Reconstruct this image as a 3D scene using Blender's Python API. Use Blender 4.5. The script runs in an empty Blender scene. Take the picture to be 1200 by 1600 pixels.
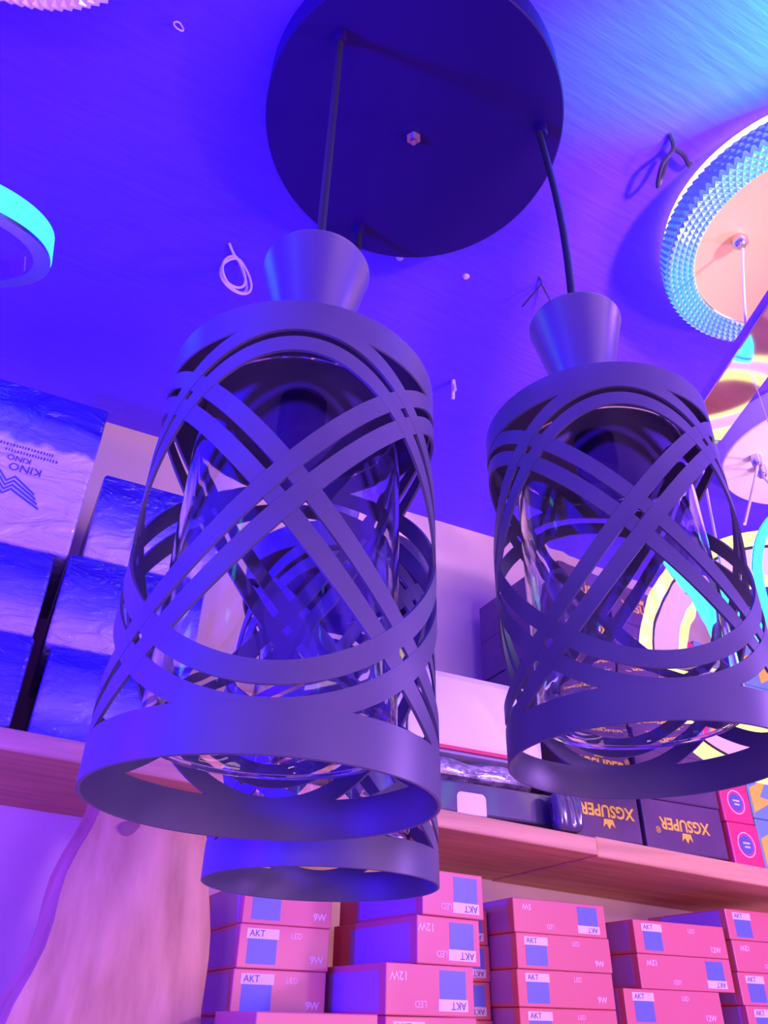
import bpy, bmesh, math, random
from mathutils import Vector, Matrix
rnd = random.Random(7)
S = bpy.context.scene
C = S.collection
EYE = 1.47                      # eye height above the shop floor; coordinates below are relative to the eye

# ------------------------------------------------------------------ camera
cam = bpy.data.cameras.new('camera'); cam_o = bpy.data.objects.new('camera', cam); C.objects.link(cam_o)
def cam_basis(pitch, head, roll):
    p, h, r = (math.radians(a) for a in (pitch, head, roll))
    fw = Vector((math.sin(h)*math.cos(p), math.cos(h)*math.cos(p), math.sin(p)))
    rt = Vector((math.cos(h), -math.sin(h), 0)); up = rt.cross(fw)
    rt2 = rt*math.cos(r)+up*math.sin(r); up2 = -rt*math.sin(r)+up*math.cos(r)
    return rt2, up2, fw
rt, up, fw = cam_basis(33.6, 26, 1.3)
M4 = Matrix((rt, up, -fw)).transposed().to_4x4(); M4.translation = Vector((0, 0, EYE))
cam_o.matrix_world = M4
cam.sensor_fit = 'VERTICAL'; cam.sensor_height = 36.0; cam.lens = 36.0*1202/1600
cam.clip_start = .01
S.camera = cam_o

# ------------------------------------------------------------------ world, lights, exposure
W = bpy.data.worlds.new('shop_surroundings'); S.world = W; W.use_nodes = True
bg = W.node_tree.nodes['Background']; bg.inputs[0].default_value = (.11, .015, .90, 1); bg.inputs[1].default_value = 1.45
def light(name, kind, loc, col, power, size=.1, aim=None, spot=None, size_y=None):
    l = bpy.data.lights.new(name, kind); l.color = col; l.energy = power
    o = bpy.data.objects.new(name, l); C.objects.link(o); o.location = (loc[0], loc[1], loc[2]+EYE)
    if kind == 'AREA':
        l.size = size
        if size_y: l.shape = 'RECTANGLE'; l.size_y = size_y
    else: l.shadow_soft_size = size
    if aim:
        d = Vector(aim)-Vector(loc); o.rotation_euler = d.to_track_quat('-Z', 'Y').to_euler()
    if spot: l.spot_size = math.radians(spot); l.spot_blend = .9
    return o
# blue LED lamps hanging in the left half of the shop
light('blue_lamp', 'POINT', (-.60, .44, .20), (.03, .0, 1), 80, .06)
light('blue_lamp_front', 'POINT', (-.95, -.15, .25), (.05, .0, 1), 5, .08)
# open shop front behind the photographer
light('shop_front', 'AREA', (1.25, -1.7, -.20), (1, .53, .50), 38, 1.7, aim=(.50, 1.1, -.12), size_y=1.0)
light('low_fill_light', 'POINT', (-.60, -.45, -.02), (1, .50, .62), 9, .08)  # added fill without a fixture, reaches the wall under the shelf
# lit lamps on the right hand side, with two added fill spots
light('violet_lamp', 'POINT', (1.10, -.02, .28), (.55, .24, 1), 28, .05)
light('warm_fill_spot', 'SPOT', (1.10, .33, .28), (1, .70, .42), 9, .03, aim=(1.05, .58, .78), spot=46)  # added spot that brightens the cream canopy
light('violet_fill_spot', 'SPOT', (.62, -.30, .40), (.95, .48, 1), 56, .03, aim=(.52, .62, .83), spot=32)  # added spot, washes only the right part of the ceiling
light('cyan_lamp', 'SPOT', (.70, .02, .62), (.0, .60, 1), 80, .02, aim=(.46, .20, .83), spot=32)
S.view_settings.view_transform = 'Standard'; S.view_settings.look = 'None'
S.view_settings.exposure = 0; S.view_settings.gamma = 1; S.view_settings.use_curve_mapping = False

# ------------------------------------------------------------------ materials
MATS = {}
def mat(name, col=(.5, .5, .5), rough=.5, metal=0, emit=None, estr=0, coat=0, trans=0, spec=.5, ior=1.45):
    m = bpy.data.materials.new(name); m.use_nodes = True
    b = m.node_tree.nodes['Principled BSDF']
    b.inputs['Base Color'].default_value = (*col, 1); b.inputs['Roughness'].default_value = rough
    b.inputs['Metallic'].default_value = metal; b.inputs['Coat Weight'].default_value = coat
    b.inputs['Coat Roughness'].default_value = .08
    b.inputs['Transmission Weight'].default_value = trans; b.inputs['IOR'].default_value = ior
    b.inputs['Specular IOR Level'].default_value = spec
    if emit: b.inputs['Emission Color'].default_value = (*emit, 1); b.inputs['Emission Strength'].default_value = estr
    MATS[name] = m; return m
def N(m, t, **kw):
    n = m.node_tree.nodes.new(t)
    for k, v in kw.items():
        if k in n.inputs: n.inputs[k].default_value = v
        else: setattr(n, k, v)
    return n
def LK(m, a, ao, b, bi): m.node_tree.links.new(a.outputs[ao], b.inputs[bi])
def BS(m): return m.node_tree.nodes['Principled BSDF']
def ramp(m, stops):
    r = N(m, 'ShaderNodeValToRGB'); e = r.color_ramp.elements
    while len(e) < len(stops): e.new(.5)
    for i, (p, c) in enumerate(stops): e[i].position = p; e[i].color = (*c, 1)
    return r
def noise_col(m, scale, c1, c2, vec_scale=(1, 1, 1), detail=4, lo=.35, hi=.65, bump=0, coord='Object', bdist=.01, rot=(0, 0, 0)):
    tc = N(m, 'ShaderNodeTexCoord'); mp = N(m, 'ShaderNodeMapping'); mp.inputs['Scale'].default_value = vec_scale
    mp.inputs['Rotation'].default_value = rot
    LK(m, tc, coord, mp, 'Vector'); nz = N(m, 'ShaderNodeTexNoise'); nz.inputs['Scale'].default_value = scale
    nz.inputs['Detail'].default_value = detail; LK(m, mp, 'Vector', nz, 'Vector')
    r = ramp(m, [(lo, c1), (hi, c2)]); LK(m, nz, 'Fac', r, 'Fac'); LK(m, r, 'Color', BS(m), 'Base Color')
    if bump:
        bp = N(m, 'ShaderNodeBump'); bp.inputs['Strength'].default_value = bump; bp.inputs['Distance'].default_value = bdist
        LK(m, nz, 'Fac', bp, 'Height'); LK(m, bp, 'Normal', BS(m), 'Normal')
    return nz

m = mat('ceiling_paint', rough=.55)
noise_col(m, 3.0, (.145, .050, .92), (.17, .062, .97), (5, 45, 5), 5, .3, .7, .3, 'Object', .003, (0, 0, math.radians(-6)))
m = mat('wall_paint', rough=.8); noise_col(m, 5, (.84, .68, .38), (.92, .75, .43), detail=5, bump=.1)
m = mat('floor_tile', rough=.4); noise_col(m, 4, (.35, .30, .30), (.45, .40, .40))
m = mat('shelf_wood', rough=.6); noise_col(m, 4, (.62, .33, .15), (.85, .48, .22), (1.2, 14, 22), 6, .3, .7, .4, bdist=.003)
m = mat('post_wood', rough=.55)
noise_col(m, 5, (.54, .28, .11), (.82, .49, .21), (9, 9, 1.3), 6, .3, .7, .35, bdist=.004)
m = mat('black_metal', (.13, .125, .14), .42, 0, spec=.5); noise_col(m, 40, (.118, .100, .195), (.128, .110, .21))
mat('canopy_metal', (.02, .004, .10), .45, 0, spec=.25)
mat('brushed_metal', (.30, .28, .34), .36, .85)
mat('black_cord', (.03, .03, .035), .5)
mat('chrome', (.85, .82, .9), .06, 1)
mat('steel', (.6, .58, .65), .25, 1)
g = mat('clear_glass', (1, .99, 1), .0, 0, trans=1, ior=1.52)
mat('white_paint', (.85, .82, .84), .5)
mat('plate_white', (.9, .8, .74), .35)
mat('ring_face', (.9, .7, .66), .4, emit=(1, .42, .48), estr=.55); mat('lit_cover', (.70, .36, .14), .4, emit=(1, .38, .22), estr=.5)
mat('wire_white', (.85, .75, .85), .5)
mat('wire_dark', (.04, .03, .06), .5)
def led(name, col, s): return mat(name, (.05, .05, .05), .4, emit=col, estr=s)
led('led_cyan', (.03, .75, 1), 2.6); led('led_yellow', (1, .72, .22), 2.0); led('led_white', (1, .78, .72), 2.2); led('led_dot', (.35, 1, .7), 3)
# faceted crystal lit from inside by LEDs: every facet its own brightness
def crystal(name, base, stops, strength, d):
    m = mat(name, base, .08, coat=1)
    ge = N(m, 'ShaderNodeNewGeometry'); vm = N(m, 'ShaderNodeVectorMath', operation='DOT_PRODUCT'); LK(m, ge, 'Normal', vm, 0); vm.inputs[1].default_value = d
    r = ramp(m, stops); LK(m, vm, 'Value', r, 'Fac'); LK(m, r, 'Color', BS(m), 'Emission Color'); BS(m).inputs['Emission Strength'].default_value = strength
crystal('crystal', (.12, .40, .50), [(.1, (.06, .05, .40)), (.40, (.03, .42, .85)), (.66, (.10, .85, 1)), (.95, (1, 1, 1))], .85, (.75, .45, -.75))
crystal('crystal_pink', (.75, .6, .85), [(.1, (.12, .03, .45)), (.8, (.62, .25, .9))], .7, (.6, .5, -.6))
# LED panel boxes
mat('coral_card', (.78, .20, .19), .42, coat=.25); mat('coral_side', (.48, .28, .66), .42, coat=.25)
mat('sticker_blue', (.16, .22, .72), .4); mat('sticker_white', (.88, .80, .84), .4); mat('print_white', (.95, .72, .74), .5)
mat('print_dark', (.16, .09, .22), .5)
# brown cartons
m = mat('kraft_card', rough=.55, coat=.15); noise_col(m, 14, (.10, .045, .10), (.14, .065, .125), detail=4)
mat('print_yellow', (.95, .62, .05), .45); mat('red_card', (.80, .06, .14), .4, coat=.3); mat('print_blue', (.12, .16, .55), .4)
mat('teal_card', (.20, .38, .42), .45); mat('yellow_card', (.95, .70, .05), .45)
mat('white_film', (.92, .86, .92), .3, coat=.5); mat('dark_bag', (.10, .07, .12), .22, coat=.6); mat('red_edge', (.75, .04, .10), .4)
m = mat('bubble_bag', rough=.2, coat=.6); noise_col(m, 60, (.16, .12, .18), (.45, .38, .46), (1, 1, 2), 3, .42, .7, .6, bdist=.004)
# shrink-wrapped boxes, printed sky-blue over white
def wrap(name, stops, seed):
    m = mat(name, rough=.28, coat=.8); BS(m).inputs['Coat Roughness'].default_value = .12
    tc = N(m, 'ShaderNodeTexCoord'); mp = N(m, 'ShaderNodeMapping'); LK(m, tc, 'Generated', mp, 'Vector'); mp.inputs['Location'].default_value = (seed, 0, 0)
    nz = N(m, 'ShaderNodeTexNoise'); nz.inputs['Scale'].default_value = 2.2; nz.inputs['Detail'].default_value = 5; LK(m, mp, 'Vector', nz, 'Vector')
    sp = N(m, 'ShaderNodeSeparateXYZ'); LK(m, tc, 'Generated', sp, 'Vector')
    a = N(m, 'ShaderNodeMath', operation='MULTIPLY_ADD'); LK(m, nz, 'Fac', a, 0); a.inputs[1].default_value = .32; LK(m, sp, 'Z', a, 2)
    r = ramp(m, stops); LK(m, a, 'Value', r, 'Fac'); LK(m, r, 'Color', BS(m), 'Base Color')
    # film wrinkles
    w = N(m, 'ShaderNodeTexNoise'); w.inputs['Scale'].default_value = 3.2; w.inputs['Detail'].default_value = 4; w.inputs['Distortion'].default_value = 1.2
    mp2 = N(m, 'ShaderNodeMapping'); mp2.inputs['Scale'].default_value = (1, 1, 2.2); mp2.inputs['Rotation'].default_value = (0, .25, 0); LK(m, tc, 'Generated', mp2, 'Vector'); LK(m, mp2, 'Vector', w, 'Vector')
    bp = N(m, 'ShaderNodeBump'); bp.inputs['Strength'].default_value = .6; bp.inputs['Distance'].default_value = .02; LK(m, w, 'Fac', bp, 'Height'); LK(m, bp, 'Normal', BS(m), 'Coat Normal'); LK(m, bp, 'Normal', BS(m), 'Normal')
    return m
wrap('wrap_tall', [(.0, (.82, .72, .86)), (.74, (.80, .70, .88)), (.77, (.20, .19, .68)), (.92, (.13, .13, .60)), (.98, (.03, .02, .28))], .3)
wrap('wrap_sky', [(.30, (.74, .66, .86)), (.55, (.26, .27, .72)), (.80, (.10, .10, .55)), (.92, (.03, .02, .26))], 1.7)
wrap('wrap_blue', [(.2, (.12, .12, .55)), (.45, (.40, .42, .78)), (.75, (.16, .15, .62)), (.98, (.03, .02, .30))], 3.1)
wrap('wrap_deep', [(.2, (.20, .18, .62)), (.6, (.12, .10, .55)), (.95, (.04, .03, .32))], 5.1)

# ------------------------------------------------------------------ mesh helpers
class MB:
    def __init__(s): s.v = []; s.f = []; s.sm = []
    def add(s, vs, fs, smooth=False):
        o = len(s.v); s.v += [tuple(v) for v in vs]; s.f += [tuple(i+o for i in f) for f in fs]; s.sm += [smooth]*len(fs); return s
    def box(s, a, b):
        x0, y0, z0 = a; x1, y1, z1 = b
        return s.add([(x0, y0, z0), (x1, y0, z0), (x1, y1, z0), (x0, y1, z0), (x0, y0, z1), (x1, y0, z1), (x1, y1, z1), (x0, y1, z1)],
              [(3, 2, 1, 0), (4, 5, 6, 7), (0, 1, 5, 4), (1, 2, 6, 5), (2, 3, 7, 6), (3, 0, 4, 7)])
    def hexa(s, vs):  # 4 bottom, 4 top
        return s.add(vs, [(3, 2, 1, 0), (4, 5, 6, 7), (0, 1, 5, 4), (1, 2, 6, 5), (2, 3, 7, 6), (3, 0, 4, 7)])
    def lathe(s, prof, n=64, closed=False, ripple=None, smooth=True):
        vs = []
        for i in range(n):
            a = 2*math.pi*i/n; k = ripple(a) if ripple else 1
            for j, (r_, z) in enumerate(prof):
                kk = 1+(k-1)*min(1, max(0, r_*20)) if ripple else 1
                vs.append((r_*kk*math.cos(a), r_*kk*math.sin(a), z))
        P = len(prof); fs = []
        for i in range(n):
            i2 = (i+1) % n
            for j in range(P if closed else P-1):
                j2 = (j+1) % P; fs.append((i*P+j, i2*P+j, i2*P+j2, i*P+j2))
        return s.add(vs, fs, smooth)
    def tube(s, pts, r_, n=8, cap=True):
        pts = [Vector(p) for p in pts]; vs = []; fs = []
        t0 = (pts[1]-pts[0]).normalized(); u = t0.orthogonal().normalized()
        for i, p in enumerate(pts):
            t = (pts[min(i+1, len(pts)-1)]-pts[max(i-1, 0)]).normalized()
            u = (u-t*u.dot(t)).normalized(); w = t.cross(u)
            for k in range(n):
                a = 2*math.pi*k/n; vs.append(p+(u*math.cos(a)+w*math.sin(a))*r_)
        for i in range(len(pts)-1):
            for k in range(n): fs.append((i*n+k, i*n+(k+1) % n, (i+1)*n+(k+1) % n, (i+1)*n+k))
        s.add(vs, fs, True)
        if cap: s.add(vs[:n], [tuple(range(n-1, -1, -1))]); s.add(vs[-n:], [tuple(range(n))])
        return s
    def mesh(s, name, m_, bevel=0):
        me = bpy.data.meshes.new(name); me.from_pydata(s.v, [], s.f); me.update()
        for p, q in zip(me.polygons, s.sm): p.use_smooth = q
        bm = bmesh.new(); bm.from_mesh(me)
        bmesh.ops.remove_doubles(bm, verts=bm.verts, dist=1e-6)
        if bevel: bmesh.ops.bevel(bm, geom=bm.edges[:]+bm.verts[:], offset=bevel, segments=2, affect='EDGES', profile=.5)
        bmesh.ops.recalc_face_normals(bm, faces=bm.faces); bm.to_mesh(me); bm.free()
        if any(s.sm): me.set_sharp_from_angle(angle=math.radians(38))
        me.materials.append(MATS[m_]); return me
def smooth_path(pts, n=8):
    pts = [Vector(p) for p in pts]; out = []
    for i in range(len(pts)-1):
        p0 = pts[max(i-1, 0)]; p1 = pts[i]; p2 = pts[i+1]; p3 = pts[min(i+2, len(pts)-1)]
        for k in range(n):
            t = k/n
            out.append(.5*((2*p1)+(p2-p0)*t+(2*p0-5*p1+4*p2-p3)*t*t+(3*p1-p0-3*p2+p3)*t**3))
    out.append(pts[-1]); return out
def obj(name, me, parent=None, loc=None, rz=0):
    if isinstance(me, tuple): me = me[0].mesh(name, *me[1:])
    o = bpy.data.objects.new(name, me); C.objects.link(o)
    if loc is not None:
        o.location = (loc[0], loc[1], loc[2]+(0 if parent else EYE))
    o.rotation_euler[2] = rz
    if parent: o.parent = parent
    return o
def tag(o, label, cat, group=None):
    o['label'] = label; o['category'] = cat
    if group: o['group'] = group
    return o
def thing(name, label, cat, loc, rz=0, group=None):
    o = bpy.data.objects.new(name, None); C.objects.link(o); o.location = (loc[0], loc[1], loc[2]+EYE); o.rotation_euler[2] = rz
    o.empty_display_size = .03
    return tag(o, label, cat, group)
def struct(name, mb, m_, bevel=0, loc=(0, 0, 0)):
    o = obj(name, (mb, m_, bevel), None, loc); o['kind'] = 'structure'; return o
TX = {}
def text_mesh(txt, size, m_, flip=False, spin=False, bold=0):
    """lettering standing in the XZ plane, read from -Y, centred"""
    key = (txt, size, m_, spin, bold)
    if key in TX: return TX[key]
    cu = bpy.data.curves.new('lettering', 'FONT'); cu.body = txt; cu.size = size; cu.align_x = 'CENTER'; cu.align_y = 'CENTER'
    cu.extrude = .00025; cu.offset = bold; cu.resolution_u = 3
    o = bpy.data.objects.new('lettering_source', cu); C.objects.link(o)
    dg = bpy.context.evaluated_depsgraph_get(); me = bpy.data.meshes.new_from_object(o.evaluated_get(dg))
    bpy.data.objects.remove(o); me.name = 'lettering'
    me.transform(Matrix.Rotation(math.radians(90), 4, 'X'))
    if spin: me.transform(Matrix.Rotation(math.pi, 4, 'Y'))
    me.materials.clear(); me.materials.append(MATS[m_]); TX[key] = me; return me

# ------------------------------------------------------------------ the room
CEIL = .83; WALL = 1.10
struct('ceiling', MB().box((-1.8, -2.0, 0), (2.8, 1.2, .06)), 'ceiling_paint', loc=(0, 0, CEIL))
struct('wall_back', MB().box((-1.8, 0, 0), (2.8, .1, CEIL+EYE)), 'wall_paint', loc=(0, WALL, -EYE))
struct('floor', MB().box((-1.8, -2.0, -.06), (2.8, 1.2, 0)), 'floor_tile', loc=(0, 0, -EYE))

# ------------------------------------------------------------------ shelves and the post
def shelf_z(x): return .238-.038*x
def board(name, x0, x1, y0, y1, dz, th, label, cat, m_='shelf_wood'):
    z0 = shelf_z(x0)+dz; z1 = shelf_z(x1)+dz; zb = min(z0, z1)-th
    mb = MB(); n = 10; L = x1-x0
    mb.hexa([(0, y0, z0-th-zb), (L, y0, z1-th-zb), (L, y1, z1-th-zb), (0, y1, z0-th-zb), (0, y0, z0-zb), (L, y0, z1-zb), (L, y1, z1-zb), (0, y1, z0-zb)])
    return tag(obj(name, (mb, m_, .0025), None, (x0, 0, zb)), label, cat)
board('shelf_board', -.75, .735, .845, WALL, 0, .022, 'pinkish wooden shelf board carrying the blue shrink-wrapped boxes', 'shelf')
board('shelf_board', .738, 1.75, .85, WALL, .003, .026, 'pinkish wooden shelf board carrying the brown cartons with yellow lettering', 'shelf')
LOW = -.338
board('shelf_board', -.75, 1.75, .70, WALL, LOW, .024, 'wooden lower shelf board under the stacks of coral boxes', 'shelf')
def low_z(x): return shelf_z(x)+LOW
# leaning wooden slab post between the two shelf boards
zb = low_z(.02); zt = shelf_z(.25)-.0225
t = thing('wooden_post', 'wide leaning wooden slab post with a knot under the shelf', 'post', (0, 0, zb))
mb = MB(); rows = 14; vs = []
for i in range(rows+1):
    k = i/rows; z = (zt-zb)*k
    # widths follow the slab: wide below, narrow above
    za = zb+z
    xl = .100-.20*(.20-za)+.004*math.sin(i*1.1); xr = .243+.04*(.19-za)+.003*math.sin(i*.9+1)
    y0 = .895-.05*(1-k); 
    vs += [(xl, y0+.035, z), (xl+.012, y0+.006, z), (xl+.05, y0, z), ((xl+xr)/2, y0-.004, z), (xr-.04, y0, z), (xr-.008, y0+.008, z), (xr, y0+.035, z), (xr-.01, y0+.05, z), (xl+.01, y0+.05, z)]
fs = []
for i in range(rows):
    for k in range(9): fs.append((i*9+k, i*9+(k+1) % 9, i*9+9+(k+1) % 9, i*9+9+k))
mb.add(vs, fs, True); mb.add(vs[:9], [tuple(range(8, -1, -1))]); mb.add(vs[-9:], [tuple(range(9))])
obj('slab', (mb, 'post_wood'), t)
mb = MB(); mb.lathe([(0, .0002), (.007, .0001), (.011, -.001)], 20)
kn = obj('knot', (mb, 'wire_dark'), t); kn.rotation_euler = (math.radians(90), 0, .1); kn.location = (.148, .887, .165-zb); kn.scale = (1.3, .8, 1)
MATS['knot_wood'] = mat('knot_wood', (.30, .13, .12), .6); kn.data.materials[0] = MATS['knot_wood']

# ------------------------------------------------------------------ pendant cluster
CAN = (.222, .404); CANZ = .787
t = thing('ceiling_canopy', 'round black metal ceiling canopy holding the three caged pendant lamps', 'ceiling canopy', (CAN[0], CAN[1], CANZ))
hC = CEIL-CANZ
obj('disc', (MB().lathe([(0, 0), (.1555, 0), (.157, .0012), (.157, hC), (0, hC)], 128), 'canopy_metal'), t)
obj('centre_screw', (MB().lathe([(0, -.012), (.0035, -.012), (.004, -.010), (.004, -.004), (.008, -.004), (.008, 0), (0, 0)], 6, smooth=False), 'steel'), t)
AX = [(.1120, .347, .080), (.3355, .3335, .126), (.218, .531, .076)]
for (x, y, z) in AX:
    g_ = obj('cord_grip', (MB().lathe([(0, -.016), (.0045, -.016), (.0062, -.012), (.0065, 0), (0, 0)], 20), 'canopy_metal'), t)
    g_.location = (x-CAN[0], y-CAN[1], 0)
D = .16; RC = .08; HC = .242; RH = .0205; BW = .0098; GAP = .0052; AMP = .0965; TH = .0016
def ring_mesh(z0, z1):
    return MB().lathe([(RC-TH, z0+.0004), (RC-TH*.5, z0), (RC, z0+.0004), (RC, z1-.0004), (RC-TH*.5, z1), (RC-TH, z1-.0004)], 96, closed=True)
def band_mesh(ph, off, dr):
    n = 120; vs = []; fs = []
    for i in range(n):
        a = 2*math.pi*i/n; row = []
        for e in (off-BW/2, off+BW/2):
            # perpendicular offset in the unrolled sheet
            s0 = RC*(a-ph); sl = -AMP/RC*math.sin(a-ph); L = math.hypot(1, sl); nx, nz = -sl/L, 1/L
            aa = a+e*nx/RC; z = HC/2+AMP*math.cos(a-ph)+e*nz
            row.append((aa, z))
        for r_ in (RC+dr, RC-TH+dr):
            for aa, z in row: vs.append((r_*math.cos(aa), r_*math.sin(aa), z))
    for i in range(n):
        j = (i+1) % n; A = i*4; B = j*4
        fs += [(A, B, B+1, A+1), (A+2, A+3, B+3, B+2), (A, A+2, B+2, B), (A+1, B+1, B+3, A+3)]
    return MB().add(vs, fs, True)
protos = {}
protos['bottom_ring'] = ring_mesh(0, RH).mesh('bottom_ring', 'black_metal')
protos['top_ring'] = ring_mesh(HC-RH, HC).mesh('top_ring', 'black_metal')
bands = []
for k in range(4):
    for off in (-(BW+GAP)/2, (BW+GAP)/2):
        bands.append(band_mesh(k*math.pi/2, off, -.0001*k).mesh('band', 'black_metal'))
protos['top_plate'] = MB().lathe([(0, HC-.003), (RC-.0018, HC-.003), (RC-.0018, HC-.0012), (0, HC-.0012)], 96).mesh('top_plate', 'black_metal')
protos['socket_cup'] = MB().lathe([(0, HC), (.0185, HC), (.0185, HC+.036), (.0195, HC+.042), (.037, HC+.117), (.0375, HC+.118), (.037, HC+.119), (0, HC+.117)], 64).mesh('socket_cup', 'brushed_metal')
protos['lamp_holder'] = MB().lathe([(0, HC-.034), (.013, HC-.034), (.0145, HC-.030), (.0145, HC-.004), (0, HC-.004)], 40).mesh('lamp_holder', 'canopy_metal')
def rip(a): return 1+.0018*math.sin(5*a+.4)+.0011*math.sin(11*a+1.3)+.0004*math.sin(23*a)+.00012*math.sin(37*a+.7)
GR = .060; gz0 = .027; gz1 = HC-.022; prof = [(GR, gz0+.002)]
for i in range(1, 13): prof.append((GR+.00015*math.sin(i*1.3), gz0+.002+(gz1-gz0-.002)*i/12))
inner = [(r_-.0026, z) for r_, z in reversed(prof)]
prof = prof+inner+[(GR-.0032, gz0+.0012), (GR-.0030, gz0+.0003), (GR-.0020, gz0-.0004), (GR-.0006, gz0-.0004), (GR+.0005, gz0+.0003), (GR+.0007, gz0+.0012)]
protos['glass_shade'] = MB().lathe(prof, 320, closed=True, ripple=rip).mesh('glass_shade', 'clear_glass')
names = [('caged pendant lamp with black crossed bands, lowest of the three beside the coiled white wire', -110.8),
         ('caged pendant lamp with black crossed bands, in front of the brown lettered cartons', -121.9),
         ('caged pendant lamp partly hidden behind the larger looking lamp, above the coral boxes', -110)]
for (x, y, z), (lab, ph) in zip(AX, names):
    t = thing('pendant_lamp', lab, 'pendant lamp', (x, y, z), math.radians(ph), 'caged pendant lamps hanging from the round canopy')
    for nm in ('bottom_ring', 'top_ring', 'top_plate', 'socket_cup', 'lamp_holder', 'glass_shade'):
        o = obj(nm, protos[nm], cup if nm == 'lamp_holder' else t)
        if nm == 'socket_cup': cup = o
        if nm == 'glass_shade': o['label'] = 'clear rippled glass cylinder'
    for b in bands: obj('band', b, t)
    top = CANZ-.014-z; lo = HC+.116
    w = 0 if x != .3355 else .006
    ca, sa = math.cos(math.radians(-ph)), math.sin(math.radians(-ph))
    pts = []
    for i in range(7):
        k = i/6; d = w*math.sin(math.pi*k); e = -.004*k if w else 0
        dx = d+e; dy = -.3*d
        pts.append((dx*ca-dy*sa, dx*sa+dy*ca, lo+(top-lo)*k))
    obj('cord', (MB().tube(smooth_path(pts, 4), .0034, 10), 'black_cord'), t)

# ------------------------------------------------------------------ other lamps of the shop
def crystal_mesh(r0, r1, h, na, nr, m_):
    """rows of little pyramids on the lower face and outer side of a ring"""
    mb = MB(); prof = []
    for j in range(nr+1): prof.append((r0+(r1-r0)*j/nr, 0))
    ns = max(2, int(h/((r1-r0)/nr)))
    for j in range(1, ns+1): prof.append((r1, h*j/ns))
    for j in range(len(prof)-1):
        (ra, za), (rb, zb_) = prof[j], prof[j+1]
        for i in range(na):
            s = .5*(j % 2); a0 = 2*math.pi*(i+s)/na; a1 = 2*math.pi*(i+1+s)/na; am = (a0+a1)/2
            p = [(ra*math.cos(a0), ra*math.sin(a0), za), (ra*math.cos(a1), ra*math.sin(a1), za), (rb*math.cos(a1), rb*math.sin(a1), zb_), (rb*math.cos(a0), rb*math.sin(a0), zb_)]
            rm = (ra+rb)/2; zm = (za+zb_)/2
            if za == zb_: zm -= .0045
            else: rm += .0045
            mb.add(p+[(rm*math.cos(am), rm*math.sin(am), zm)], [(0, 1, 4), (1, 2, 4), (2, 3, 4), (3, 0, 4)])
    return mb.mesh('crystal_rim', m_)
def crystal_lamp(cx, cy, z, r, rin, lab, cm, cover, cz=.004):
    h = CEIL-z
    t = thing('crystal_ceiling_lamp', lab, 'ceiling lamp', (cx, cy, z))
    obj('housing', (MB().lathe([(rin+.001, .003), (r-.006, .006), (r-.006, h), (0, h)], 96), 'white_paint'), t)
    o = obj('crystal_rim', crystal_mesh(rin, r, h*.62, 110, 5, cm), t); o['kind'] = 'stuff'
    obj('cover_plate', (MB().lathe([(0, cz), (rin-.002, cz), (rin, cz-.001), (rin, cz+.006), (0, cz+.006)], 96), cover), t)
    return t
t = crystal_lamp(.700, .302, .78, .160, .128, 'round ceiling lamp with a glittering cyan crystal rim and orange-pink plate', 'crystal', 'lit_cover')
cl = t
led('led_violet', (.7, .5, 1), 5)
obj('back_light_strip', (MB().lathe([(.152, .039), (.157, .039), (.157, .046), (.152, .046)], 96, closed=True), 'led_violet'), t)
crystal_lamp(-.205, .305, .78, .157, .110, 'round ceiling lamp with a dim violet crystal rim', 'crystal_pink', 'plate_white')
# round white canopy with thin cords
t = thing('round_canopy', 'round cream ceiling canopy with thin cords and two cord grips', 'ceiling canopy', (1.06, .578, .782))
obj('disc', (MB().lathe([(0, 0), (.141, 0), (.143, .002), (.143, CEIL-.782), (0, CEIL-.782)], 96), 'plate_white'), t)
for dx, dy, ex, ey, ez in ((-.084, .046, -.225, .0, -.20), (-.055, .062, -.10, -.02, -.20)):
    g_ = obj('cord_grip', (MB().lathe([(0, -.02), (.006, -.02), (.008, -.016), (.009, 0), (0, 0)], 16), 'steel'), t, (dx, dy, 0))
    obj('cord', (MB().tube([(dx, dy, -.018), ((dx+ex)/2, (dy+ey)/2, ez/2-.01), (ex, ey, ez)], .0022, 6), 'wire_white'), t)
# chrome bar chandelier
e0 = Vector((.664, .485, .60)); e1 = Vector((.50, .060, .60)); u = (e1-e0).normalized(); L = (e1-e0).length
t = thing('chrome_bar_lamp', 'mirror chrome bar lamp hanging beneath the cyan crystal lamp', 'pendant lamp', tuple(e0), math.atan2(u.y, u.x))
obj('bar', (MB().box((0, -.026, 0), (L, .026, .016)), 'chrome', .0012), t)
obj('end_cap', (MB().box((-.016, -.0255, .0005), (.0, .0255, .0155)), 'steel', .002), t)
kp = cl  # hook for the cord on the lit plate
Rz = Matrix.Rotation(-math.atan2(u.y, u.x), 4, 'Z')
def loc_pt(p): return Rz @ (Vector(p)-e0)
cp = smooth_path([(.622, .335, .762), (.612, .338, .72), (.603, .343, .67), (.602, .350, .635), (.610, .362, .616)], 6)
obj('cord', (MB().tube([loc_pt(p) for p in cp], .0016, 6), 'wire_white'), t)
obj('cord', (MB().tube([(-.008, .0, -.002), (-.012, -.004, -.09), (-.016, -.006, -.17)], .0016, 6), 'wire_white'), t)
o = obj('cord_knob', (MB().lathe([(0, -.012), (.005, -.012), (.009, -.007), (.0095, 0), (.006, .006), (0, .006)], 20), 'steel'), cl, (.622-.700, .335-.302, -.002))

def orient(o, n):
    o.rotation_euler = Vector(n).to_track_quat('Z', 'Y').to_euler()
def band_ring(t, name, r, h, th, m_, z=0, n=96, arc=None):
    return obj(name, (MB().lathe([(r-th, z), (r, z), (r, z+h), (r-th, z+h)], n, closed=True), m_), t)
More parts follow.
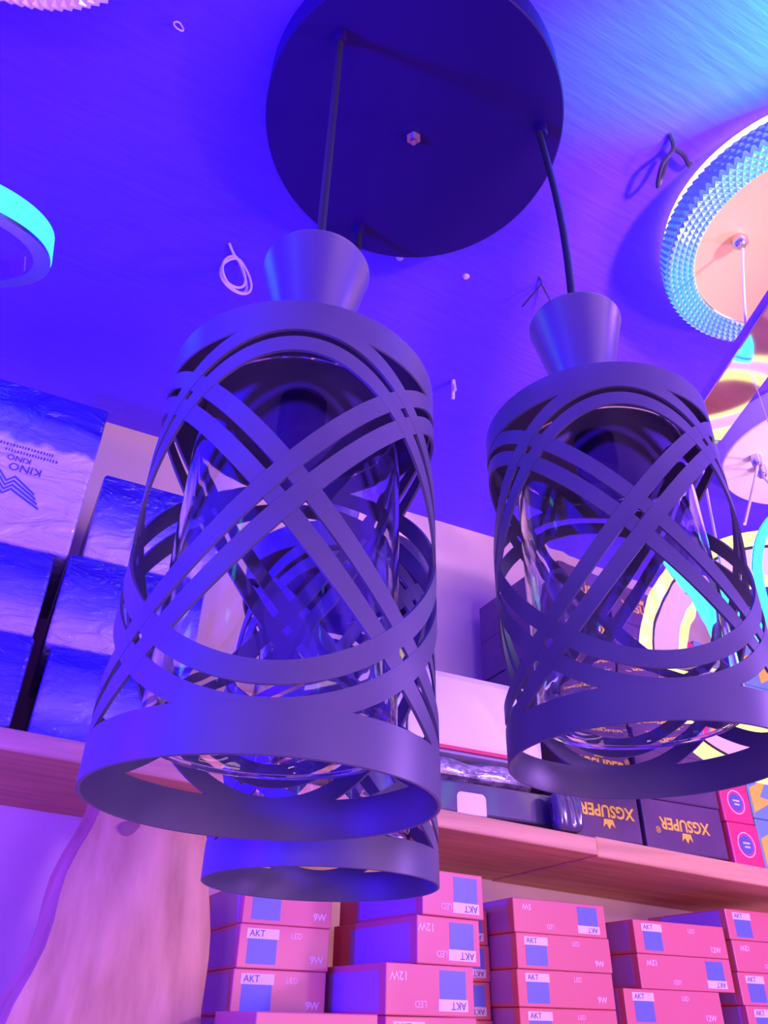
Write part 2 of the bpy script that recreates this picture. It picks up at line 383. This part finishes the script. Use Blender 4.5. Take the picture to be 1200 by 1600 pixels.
# blue LED ring lamp on the left
t = thing('led_ring_lamp', 'glowing cyan LED ring lamp with chrome inner band', 'pendant lamp', (-.182, .628, .628))
orient(t, (-.17, -.398, .953))
band_ring(t, 'led_band', .100, .024, .0025, 'led_cyan', .004)
k_ = band_ring(t, 'inner_band', .097, .026, .004, 'chrome', .003)
band_ring(t, 'lower_trim', .0990, .004, .016, 'steel', -.001)
obj('hanging_wire', (MB().tube([(-.05, .075, .030), (-.03, .06, .15)], .0007, 6), 'wire_white'), t)
# warm double-edged LED ring lamp
v = Vector((.822, .580, .385))
t = thing('led_ring_lamp', 'flat LED ring lamp with glowing yellow edges and pinkish face', 'pendant lamp', tuple(v))
orient(t, (-.60, -.55, -.45))
def flat_ring(nm, a, b, z, m_): return obj(nm, (MB().lathe([(a, z), (b, z), (b, z-.012), (a, z-.012)], 96, closed=True), m_), t)
flat_ring('ring_face', .100, .134, 0, 'ring_face')
led('fill_glow', (1, .66, .42), 5)  # glow of a strip added behind the ring to light the cream canopy
flat_ring('back_fill_strip', .118, .128, -.0125, 'fill_glow')
flat_ring('outer_led_edge', .138, .156, .001, 'led_yellow')
flat_ring('inner_led_edge', .086, .0995, .001, 'led_yellow')
flat_ring('frame_gap', .1345, .1375, -.002, 'wire_dark')
# cyan LED ribbon, a closed loop that twists on itself
RB = [((.592, .510, .437), .016), ((.611, .503, .417), .022), ((.631, .496, .395), .028), ((.652, .487, .374), .034), ((.681, .479, .348), .040),
      ((.725, .476, .324), .034), ((.773, .463, .381), .024), ((.753, .449, .449), .014), ((.706, .439, .476), .010), ((.675, .447, .450), .009), ((.661, .456, .411), .009), ((.666, .466, .375), .011), ((.681, .4745, .352), .016)]
cc = Vector((.69, .47, .40))
t = thing('led_ribbon_lamp', 'cyan glowing LED ribbon lamp twisting in front of the yellow-edged ring', 'pendant lamp', tuple(cc))
pp = smooth_path([p for p, w in RB], 6); ww = smooth_path([(w, 0, 0) for p, w in RB], 6)
def ribbon(off, th, m_, wf, nm):
    vs = []; fs = []
    vdir = Vector((.55, .72, .42)).normalized()
    for i, p in enumerate(pp):
        tg = (pp[min(i+1, len(pp)-1)]-pp[max(0, i-1)]).normalized(); wd = tg.cross(vdir).normalized(); nd = wd.cross(tg)
        for a, b in ((-1, 0), (1, 0), (1, 1), (-1, 1)): vs.append(p-cc+wd*a*ww[i].x*.5*wf+nd*(off+th*b))
    for i in range(len(pp)-1):
        for k in range(4): fs.append((i*4+k, i*4+(k+1) % 4, i*4+4+(k+1) % 4, i*4+4+k))
    mb = MB().add(vs, fs, True); mb.add(vs[:4], [(0, 1, 2, 3)]); mb.add(vs[-4:], [(3, 2, 1, 0)])
    return obj(nm, (mb, m_), t)
ribbon(-.0035, .003, 'led_cyan', .93, 'led_ribbon'); ribbon(0, .003, 'chrome', 1, 'ribbon_frame'); ribbon(.0035, .003, 'led_cyan', .93, 'led_ribbon')
obj('hanging_wire', (MB().tube([(.083, -.007, -.010), (.083, -.007, CEIL-.40)], .0006, 6), 'wire_white'), t)
# LED lamps behind the photographer, seen as reflections in the glass
for lab, p, n_, r, m_ in (('warm white LED ring lamp hanging behind the photographer', (.28, -.55, .30), (-.3, 1, .1), .16, 'led_yellow'),
                          ('small warm LED ring lamp hanging near the shop front', (-.15, -.75, .22), (.2, 1, .1), .12, 'led_yellow')):
    t = thing('led_ring_lamp', lab, 'pendant lamp', p); orient(t, n_)
    band_ring(t, 'led_band', r, .012, .014, m_)
    band_ring(t, 'frame', r+.003, .014, .0025, 'chrome', -.001)
for lab, p, q in (('vertical cyan LED tube lamp hanging in front of the film-wrapped boxes', (-.55, .05, -.1), .75), ('vertical cyan LED tube lamp near the chrome bar lamp', (1.25, -.1, -.05), .7)):
    t = thing('led_tube_lamp', lab, 'pendant lamp', p)
    obj('led_tube', (MB().lathe([(0, .01), (.012, .01), (.012, q), (0, q)], 24), 'led_cyan'), t)
    obj('end_cap', (MB().lathe([(0, 0), (.014, 0), (.014, .012), (0, .012)], 24), 'steel'), t)
    obj('hanging_wire', (MB().tube([(0, 0, q), (0, 0, CEIL-p[2])], .001, 6), 'wire_dark'), t)
# loose wires on the ceiling
def wire(label, paths, m_, loc, r_=.0016):
    mb = MB()
    for p in paths: mb.tube(smooth_path([Vector(q)-Vector(loc) for q in p], 6), r_, 6)
    return tag(obj('hanging_wire', (mb, m_), None, loc), label, 'wire')
def loop(c, w, h, n=14, tw=0):
    return [(c[0]+w*math.sin(2*math.pi*i/n)*(.35+.65*math.sin(math.pi*i/n)), c[1]+.5*w*math.sin(2*math.pi*i/n)*(1 if tw else .4), c[2]-h*(1-math.cos(2*math.pi*i/n))/2) for i in range(n+1)]
c0 = (.108, .676, CEIL)
wire('coiled white wire hanging from the blue ceiling', [[(.092, .66, CEIL), (.10, .668, CEIL-.004), (.108, .676, CEIL-.004)]]+[loop((c0[0]+.002*k, c0[1], CEIL-.004), .020+.003*k, .052+.004*k, tw=k % 2) for k in range(3)], 'wire_white', c0, .0017)
c0 = (.494, .297, CEIL)
wire('black looped wire hanging next to the cyan crystal lamp', [[(.486, .293, CEIL), (.496, .300, CEIL-.010), (.492, .315, CEIL-.020), (.500, .332, CEIL-.024), (.506, .338, CEIL-.023), (.506, .330, CEIL-.016), (.498, .312, CEIL-.010)], [(.496, .300, CEIL-.010), (.510, .300, CEIL-.012), (.528, .308, CEIL-.008), (.530, .306, CEIL-.004)]], 'wire_dark', c0, .0026)
c0 = (.478, .523, CEIL)
wire('pair of short dark wires by the right pendant cord', [[(.474, .520, CEIL), (.482, .526, CEIL-.004), (.478, .548, CEIL-.012), (.476, .562, CEIL-.016)], [(.482, .526, CEIL-.004), (.494, .532, CEIL-.008), (.506, .538, CEIL-.016)]], 'wire_dark', c0, .0012)
c0 = (.478, .745, CEIL)
wire('short frayed wire stub on the ceiling', [[(.476, .742, CEIL), (.479, .748, CEIL-.010), (.484, .758, CEIL-.024)], [(.478, .745, CEIL), (.480, .745, CEIL-.018)]], 'wire_white', c0, .003)
c0 = (-.03, .43, CEIL)
wire('tiny curled pale wire on the blue ceiling', [loop(c0, .006, .012, 10)], 'wire_white', c0, .0009)
for x, y, lab in ((.297, .579, 'tiny pale screw head in the ceiling right beside the black canopy'), (.389, .565, 'pale screw head in the ceiling midway between canopy and right pendant')):
    tag(obj('ceiling_screw', (MB().lathe([(0, -.003), (.003, -.0025), (.005, 0), (0, 0)], 10), 'wire_white'), None, (x, y, CEIL)), lab, 'screw', 'screw heads in the ceiling')

# ------------------------------------------------------------------ shrink-wrapped boxes on the upper shelf
def wrapped(x0, x1, z0, z1, y0, dep, m_, label, rz=0):
    t = thing('wrapped_box', label, 'box', ((x0+x1)/2, y0, z0), rz, 'blue boxes wrapped in clear film')
    w = (x1-x0)/2
    obj('carton', (MB().box((-w, 0, 0), (w, dep, z1-z0)), m_, .004), t)
    return t
zs = shelf_z(0)
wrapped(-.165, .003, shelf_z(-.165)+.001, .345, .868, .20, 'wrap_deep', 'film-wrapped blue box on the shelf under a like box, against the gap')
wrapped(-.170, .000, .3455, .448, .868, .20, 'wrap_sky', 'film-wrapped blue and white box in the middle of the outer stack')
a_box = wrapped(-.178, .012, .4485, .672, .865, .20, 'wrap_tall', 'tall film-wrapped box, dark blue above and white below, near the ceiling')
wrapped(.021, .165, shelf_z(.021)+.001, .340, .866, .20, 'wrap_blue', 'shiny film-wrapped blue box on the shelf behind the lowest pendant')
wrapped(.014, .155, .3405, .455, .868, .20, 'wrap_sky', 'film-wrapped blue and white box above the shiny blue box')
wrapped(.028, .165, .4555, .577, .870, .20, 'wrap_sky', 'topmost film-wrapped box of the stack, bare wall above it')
# upside-down print on the tall box
for i, (tx, x, z, s) in enumerate((('KINO', .022, .100, .015), ('KINO', .012, .112, .011))):
    obj('lettering', text_mesh(tx, s, 'print_dark', spin=True), a_box, (x, -.0008, z))
for z, xa, xb in ((.1215, -.006, .052), (.1295, -.014, .046)):      # two lines of fine print, too small to read
    mb = MB(); x = xa
    while x < xb:
        w_ = .0016+.0012*rnd.random(); mb.box((x, -.0006, z-.0022), (x+w_*.55, .0006, z+.0022)); mb.box((x, -.0006, z-.0004), (x+w_, .0006, z+.0004)); x += w_+.0014
    o = obj('fine_print', (mb, 'print_dark'), a_box); o['kind'] = 'stuff'
for k in range(4):
    mb = MB(); 
    pts = [(-.014, .082), (-.004, .092), (.006, .080), (.014, .088), (.040+.003*k, .070)]
    vs = []; fs = []
    for i, (x, z) in enumerate(pts): vs += [(x, -.0006, z-.006*k), (x, -.0006, z-.006*k-.003)]
    vs += [(x, .0006, z) for x, y, z in vs]; n2 = len(pts)*2
    for i in range(len(pts)-1):
        a = 2*i; fs += [(a, a+1, a+3, a+2), (n2+a, n2+a+2, n2+a+3, n2+a+1), (a, a+2, n2+a+2, n2+a), (a+1, n2+a+1, n2+a+3, a+3)]
    obj('printed_stripe', (mb.add(vs, fs), 'print_blue' if k != 2 else 'print_teal') if 'print_teal' in MATS else (mb.add(vs, fs), 'print_blue'), a_box, (0, 0, 0))

# ------------------------------------------------------------------ brown lettered cartons
crown = MB(); cpts = [(-.008, 0), (.008, 0), (.0105, .011), (.0045, .006), (0, .0135), (-.0045, .006), (-.0105, .011)]
crown.add([(x, -.0003, z) for x, z in cpts]+[(x, .0003, z) for x, z in cpts], [tuple(range(7)), tuple(range(13, 6, -1))]+[(i, (i+1) % 7, 7+(i+1) % 7, 7+i) for i in range(7)])
crown_me = crown.mesh('crown_mark', 'print_yellow'); crown_dn = crown_me.copy(); crown_dn.transform(Matrix.Rotation(math.pi, 4, 'Y'))
ordn = ['bottom', 'second', 'third', 'fourth', 'fifth', 'topmost']
RHc = .0705
for col, (x0, x1, nm) in enumerate(((.722, .838, 'beside the white roll'), (.845, 1.000, 'beside the red boxes'))):
    w = (x1-x0)
    for k in range(6):
        zb = shelf_z(x0)+.0035+k*(RHc+.0006)
        t = thing('carton', 'brown carton with yellow lettering and crown, %s of its stack, %s' % (ordn[k], nm), 'carton', ((x0+x1)/2+rnd.uniform(-.002, .002), .866+rnd.uniform(0, .006), zb), 0, 'brown lettered cartons')
        obj('body', (MB().box((-w/2, 0, 0), (w/2, .20, RHc)), 'kraft_card', .0015), t)
        obj('lid_seam', (MB().box((-w/2+.004, -.0004, RHc*.02), (w/2-.004, .0004, RHc*.035)), 'dark_bag'), t)
        inv = (k % 2 == 0); sg = -1 if inv else 1
        obj('lettering', text_mesh('XGSUPER', .0225, 'print_yellow', spin=inv, bold=.0006), t, (0, -.0004, RHc*.5-sg*.004))
        obj('crown_mark', crown_dn if inv else crown_me, t, (0, -.0006, RHc*.5+sg*.0075))
        obj('registered_mark', text_mesh('®', .012, 'print_yellow', spin=inv), t, (sg*.053, -.0004, RHc*.5+sg*.006))
# red boxes with round marks
for k in range(6):
    zb = shelf_z(1.005)+.0035+k*.0612
    t = thing('red_box', 'narrow red box with a round blue mark, %s of the red stack' % ordn[k], 'box', (1.038+rnd.uniform(-.002, .002), .864, zb), 0, 'narrow red boxes')
    obj('body', (MB().box((-.031, 0, 0), (.031, .14, .0608)), 'red_card', .002), t)
    o = obj('round_mark', (MB().lathe([(0, .0004), (.013, .0004), (.013, -.0004), (0, -.0004)], 28), 'print_blue'), t, (0, -.0002, .030)); o.rotation_euler[0] = math.radians(90)
    o = obj('round_mark_ring', (MB().lathe([(.0165, .0005), (.018, .0005), (.018, -.0004), (.0165, -.0004)], 28, closed=True), 'print_white'), t, (0, -.0002, .030)); o.rotation_euler[0] = math.radians(90)
    obj('mark_bar', (MB().box((-.007, -.0011, .031), (.007, .0, .0335)), 'print_white'), t); obj('mark_bar', (MB().box((-.005, -.0011, .0255), (.006, .0, .028)), 'print_white'), t)
# teal boxes with yellow wedges
for k in range(5):
    zb = shelf_z(1.075)+.0035+k*.0762
    t = thing('patterned_box', 'teal box with yellow wedges, %s of its stack beside the red boxes' % ordn[k], 'box', (1.150, .868, zb), 0, 'teal and yellow boxes')
    obj('body', (MB().box((-.075, 0, 0), (.075, .14, .0756)), 'teal_card', .002), t)
    for dx in (-.045, .005, .05):
        tri = [(-.026+dx, .008), (.022+dx, .030), (-.006+dx, .034), (.020+dx, .066), (-.026+dx, .046)]
        n5 = len(tri); mb = MB().add([(x, -.0005, z) for x, z in tri]+[(x, .0005, z) for x, z in tri], [tuple(range(n5)), tuple(range(2*n5-1, n5-1, -1))]+[(i, (i+1) % n5, n5+(i+1) % n5, n5+i) for i in range(n5)])
        obj('yellow_wedge', (mb, 'yellow_card'), t)
# soft goods between wrapped boxes and cartons
def pillow(name, x0, x1, y0, y1, z0, z1, m_, label, cat, seed, amp=.004, k=4.):
    rr = random.Random(seed); nx, ny = 26, 18; vs = []; fs = []
    L = x1-x0; cx = (x0+x1)/2; hy = (y1-y0)/2; hz = (z1-z0)/2
    ph = [rr.uniform(0, 6.28) for _ in range(6)]
    for i in range(nx+1):
        s = i/nx; e = min(1, (1-abs(2*s-1)**8))**.5 if 0 < s < 1 else .0
        e = max(e, .02)
        for j in range(ny):
            a = 2*math.pi*j/ny; ca, sa = math.cos(a), math.sin(a)
            yy = hy*math.copysign(abs(ca)**(2/k), ca)*e; zz = hz*math.copysign(abs(sa)**(2/k), sa)*(.35+.65*e)
            d = amp*(math.sin(9*s+ph[0]+2*ca)+.7*math.sin(23*s+ph[1]+3*sa)) if zz > -hz*.8 else 0
            vs.append((x0-cx+L*s, hy+yy+d*ca*.5, hz+zz+(d if zz > 0 else 0)*e-(0 if zz > 0 else 0)))
    for i in range(nx):
        for j in range(ny): fs.append((i*ny+j, i*ny+(j+1) % ny, (i+1)*ny+(j+1) % ny, (i+1)*ny+j))
    mb = MB().add(vs, fs, True); mb.add(vs[:ny], [tuple(range(ny-1, -1, -1))], True); mb.add(vs[-ny:], [tuple(range(ny))], True)
    return tag(obj(name, (mb, m_), None, (cx, y0, z0)), label, cat)
def rounded_tab(w, h, r):
    pts = [(-w, 0), (w, 0)]+[(w-r+r*math.cos(a*math.pi/10), h-r+r*math.sin(a*math.pi/10)) for a in range(6)]+[(-w+r-r*math.sin(a*math.pi/10), h-r+r*math.cos(a*math.pi/10)) for a in range(6)]
    n_ = len(pts)
    return MB().add([(x, -.0006, z) for x, z in pts]+[(x, .002, z) for x, z in pts], [tuple(range(n_)), tuple(range(2*n_-1, n_-1, -1))]+[(i, (i+1) % n_, n_+(i+1) % n_, n_+i) for i in range(n_)])
bz = shelf_z(.40)+.0005
t = thing('flat_carton', 'flat dark carton with a red top edge and white hand hole on the shelf', 'carton', (.56, .872, bz))
obj('body', (MB().box((-.16, 0, 0), (.135, .20, .040)), 'dark_bag', .003), t)
obj('hand_hole', (rounded_tab(.022, .027, .007), 'sticker_white'), t)
pillow('film_bag', .415, .690, .874, 1.06, bz+.041, bz+.075, 'bubble_bag', 'crumpled clear film bag lying on the flat dark carton', 'bag', 3, .002)
t = thing('white_package', 'big white wrapped package with a red base stripe above the film bag', 'package', (.55, .872, bz+.078))
obj('body', (MB().box((-.17, 0, 0), (.135, .20, .112)), 'white_film', .012), t)
obj('red_stripe', (MB().box((-.166, -.0012, .001), (.131, .003, .006)), 'red_edge'), t)
pillow('dark_bag', .672, .718, .842, .862, .2135, .262, 'dark_bag', 'small dark plastic pouch at the joint of the shelf boards', 'bag', 8, .002)

# ------------------------------------------------------------------ coral LED panel boxes on the lower shelf
BODY = {}
def led_box(cx, y0, z0, w, d, h, rz, inv, watt, label, lab_w=.036):
    t = thing('led_lamp_box', label, 'box', (cx, y0, z0), rz, 'coral LED lamp boxes')
    key = (round(w, 4), round(d, 4), round(h, 4))
    if key not in BODY: BODY[key] = MB().box((-w/2, 0, 0), (w/2, d, h)).mesh('body', 'coral_card', .0012)
    obj('body', BODY[key], t)
    sg = -1 if inv else 1
    k = ('lab', lab_w, round(h, 4), inv)
    if k not in BODY:
        zc = h/2; hh = h*.40
        BODY[k] = (MB().box((-lab_w/2, -.0004, zc+(hh*.42 if not inv else -hh)), (lab_w/2, .0004, zc+(hh if not inv else -hh*.42))).mesh('label_strip', 'sticker_white'),
                   MB().box((-lab_w*.45, -.0003, zc+(-hh if not inv else -hh*.42)), (lab_w*.45, .0004, zc+(hh*.42 if not inv else hh))).mesh('blue_panel', 'sticker_blue'))
    lx = sg*(-w/2+lab_w*.5+w*.08)
    ls = obj('label_strip', BODY[k][0], t, (lx, 0, 0)); obj('blue_panel', BODY[k][1], t, (lx, 0, 0))
    obj('lettering', text_mesh('AKT', h*.22, 'print_dark', spin=inv), ls, (-sg*lab_w*.18, -.0004, h/2+sg*h*.285))
    obj('lettering', text_mesh('LED', h*.19, 'print_white', spin=inv), t, (sg*w*.12, -.0002, h/2+sg*h*.27))
    obj('lettering', text_mesh(watt, h*.24, 'print_white', spin=inv, bold=.0002), t, (sg*w*.36, -.0002, h/2-sg*h*.26))
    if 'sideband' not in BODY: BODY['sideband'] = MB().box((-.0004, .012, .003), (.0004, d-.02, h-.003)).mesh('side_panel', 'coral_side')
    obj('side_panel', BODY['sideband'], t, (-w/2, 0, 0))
    return t
TOPW = ['top of stack', 'second from stack top', 'third from stack top', 'fourth from stack top', 'fifth from stack top', 'sixth from stack top']
def stack(name, cx, y0, ztop, n, h, w, d, watt, pattern, jx=.0, rots=None, xs=None, ws=None):
    zl = low_z(cx-w-.02)+.0012
    for k in range(n):                       # k = 0 topmost
        z0 = ztop-h*(k+1); last = (k == n-1)
        hh = h-.0004
        if last: hh = z0+h-zl-.0004; z0 = zl
        led_box(cx+(xs[k] if xs else rnd.uniform(-jx, jx)), y0+rnd.uniform(0, .004), z0, ws[k] if ws else w, d, hh, rots[k] if rots else 0, pattern[k % len(pattern)], watt if isinstance(watt, str) else watt[k % len(watt)],
                'coral box with blue label, %s, %s' % (TOPW[k], name))
stack('beside the wooden post', .327, .885, .127, 5, .0412, .103, .15, '9W', [False], .002)
stack('turned boxes with bluish sides', .474, .790, .140, 5, .0445, .083, .17, '12W', [True, True, True, False], .0, rots=[.12, .12, .08, .05, .05], xs=[.006, .0, -.024, -.022, -.02], ws=[.083, .083, .107, .107, .107])
stack('behind the turned boxes', .590, .958, .127, 5, .0405, .085, .13, '12W', [True], .001)
stack('under the shelf joint', .708, .900, .138, 6, .0395, .148, .105, ['5W', '9W', '9W', '9W', '9W'], [True, False, False, False, False], .002)
stack('under the brown cartons', .914, .900, .125, 5, .0405, .168, .125, '12W', [False, True, False], .002, xs=[0, 0, -.033, -.03, -.03])
stack('under the red boxes', 1.092, .900, .150, 6, .0400, .165, .16, '12W', [False, True, False, False], .002)
led_box(.307, .735, low_z(.25)+.003, .114, .12, .0065-low_z(.25)-.003, 0, False, '9W', 'coral LED lamp box standing alone in front of the other stacks')
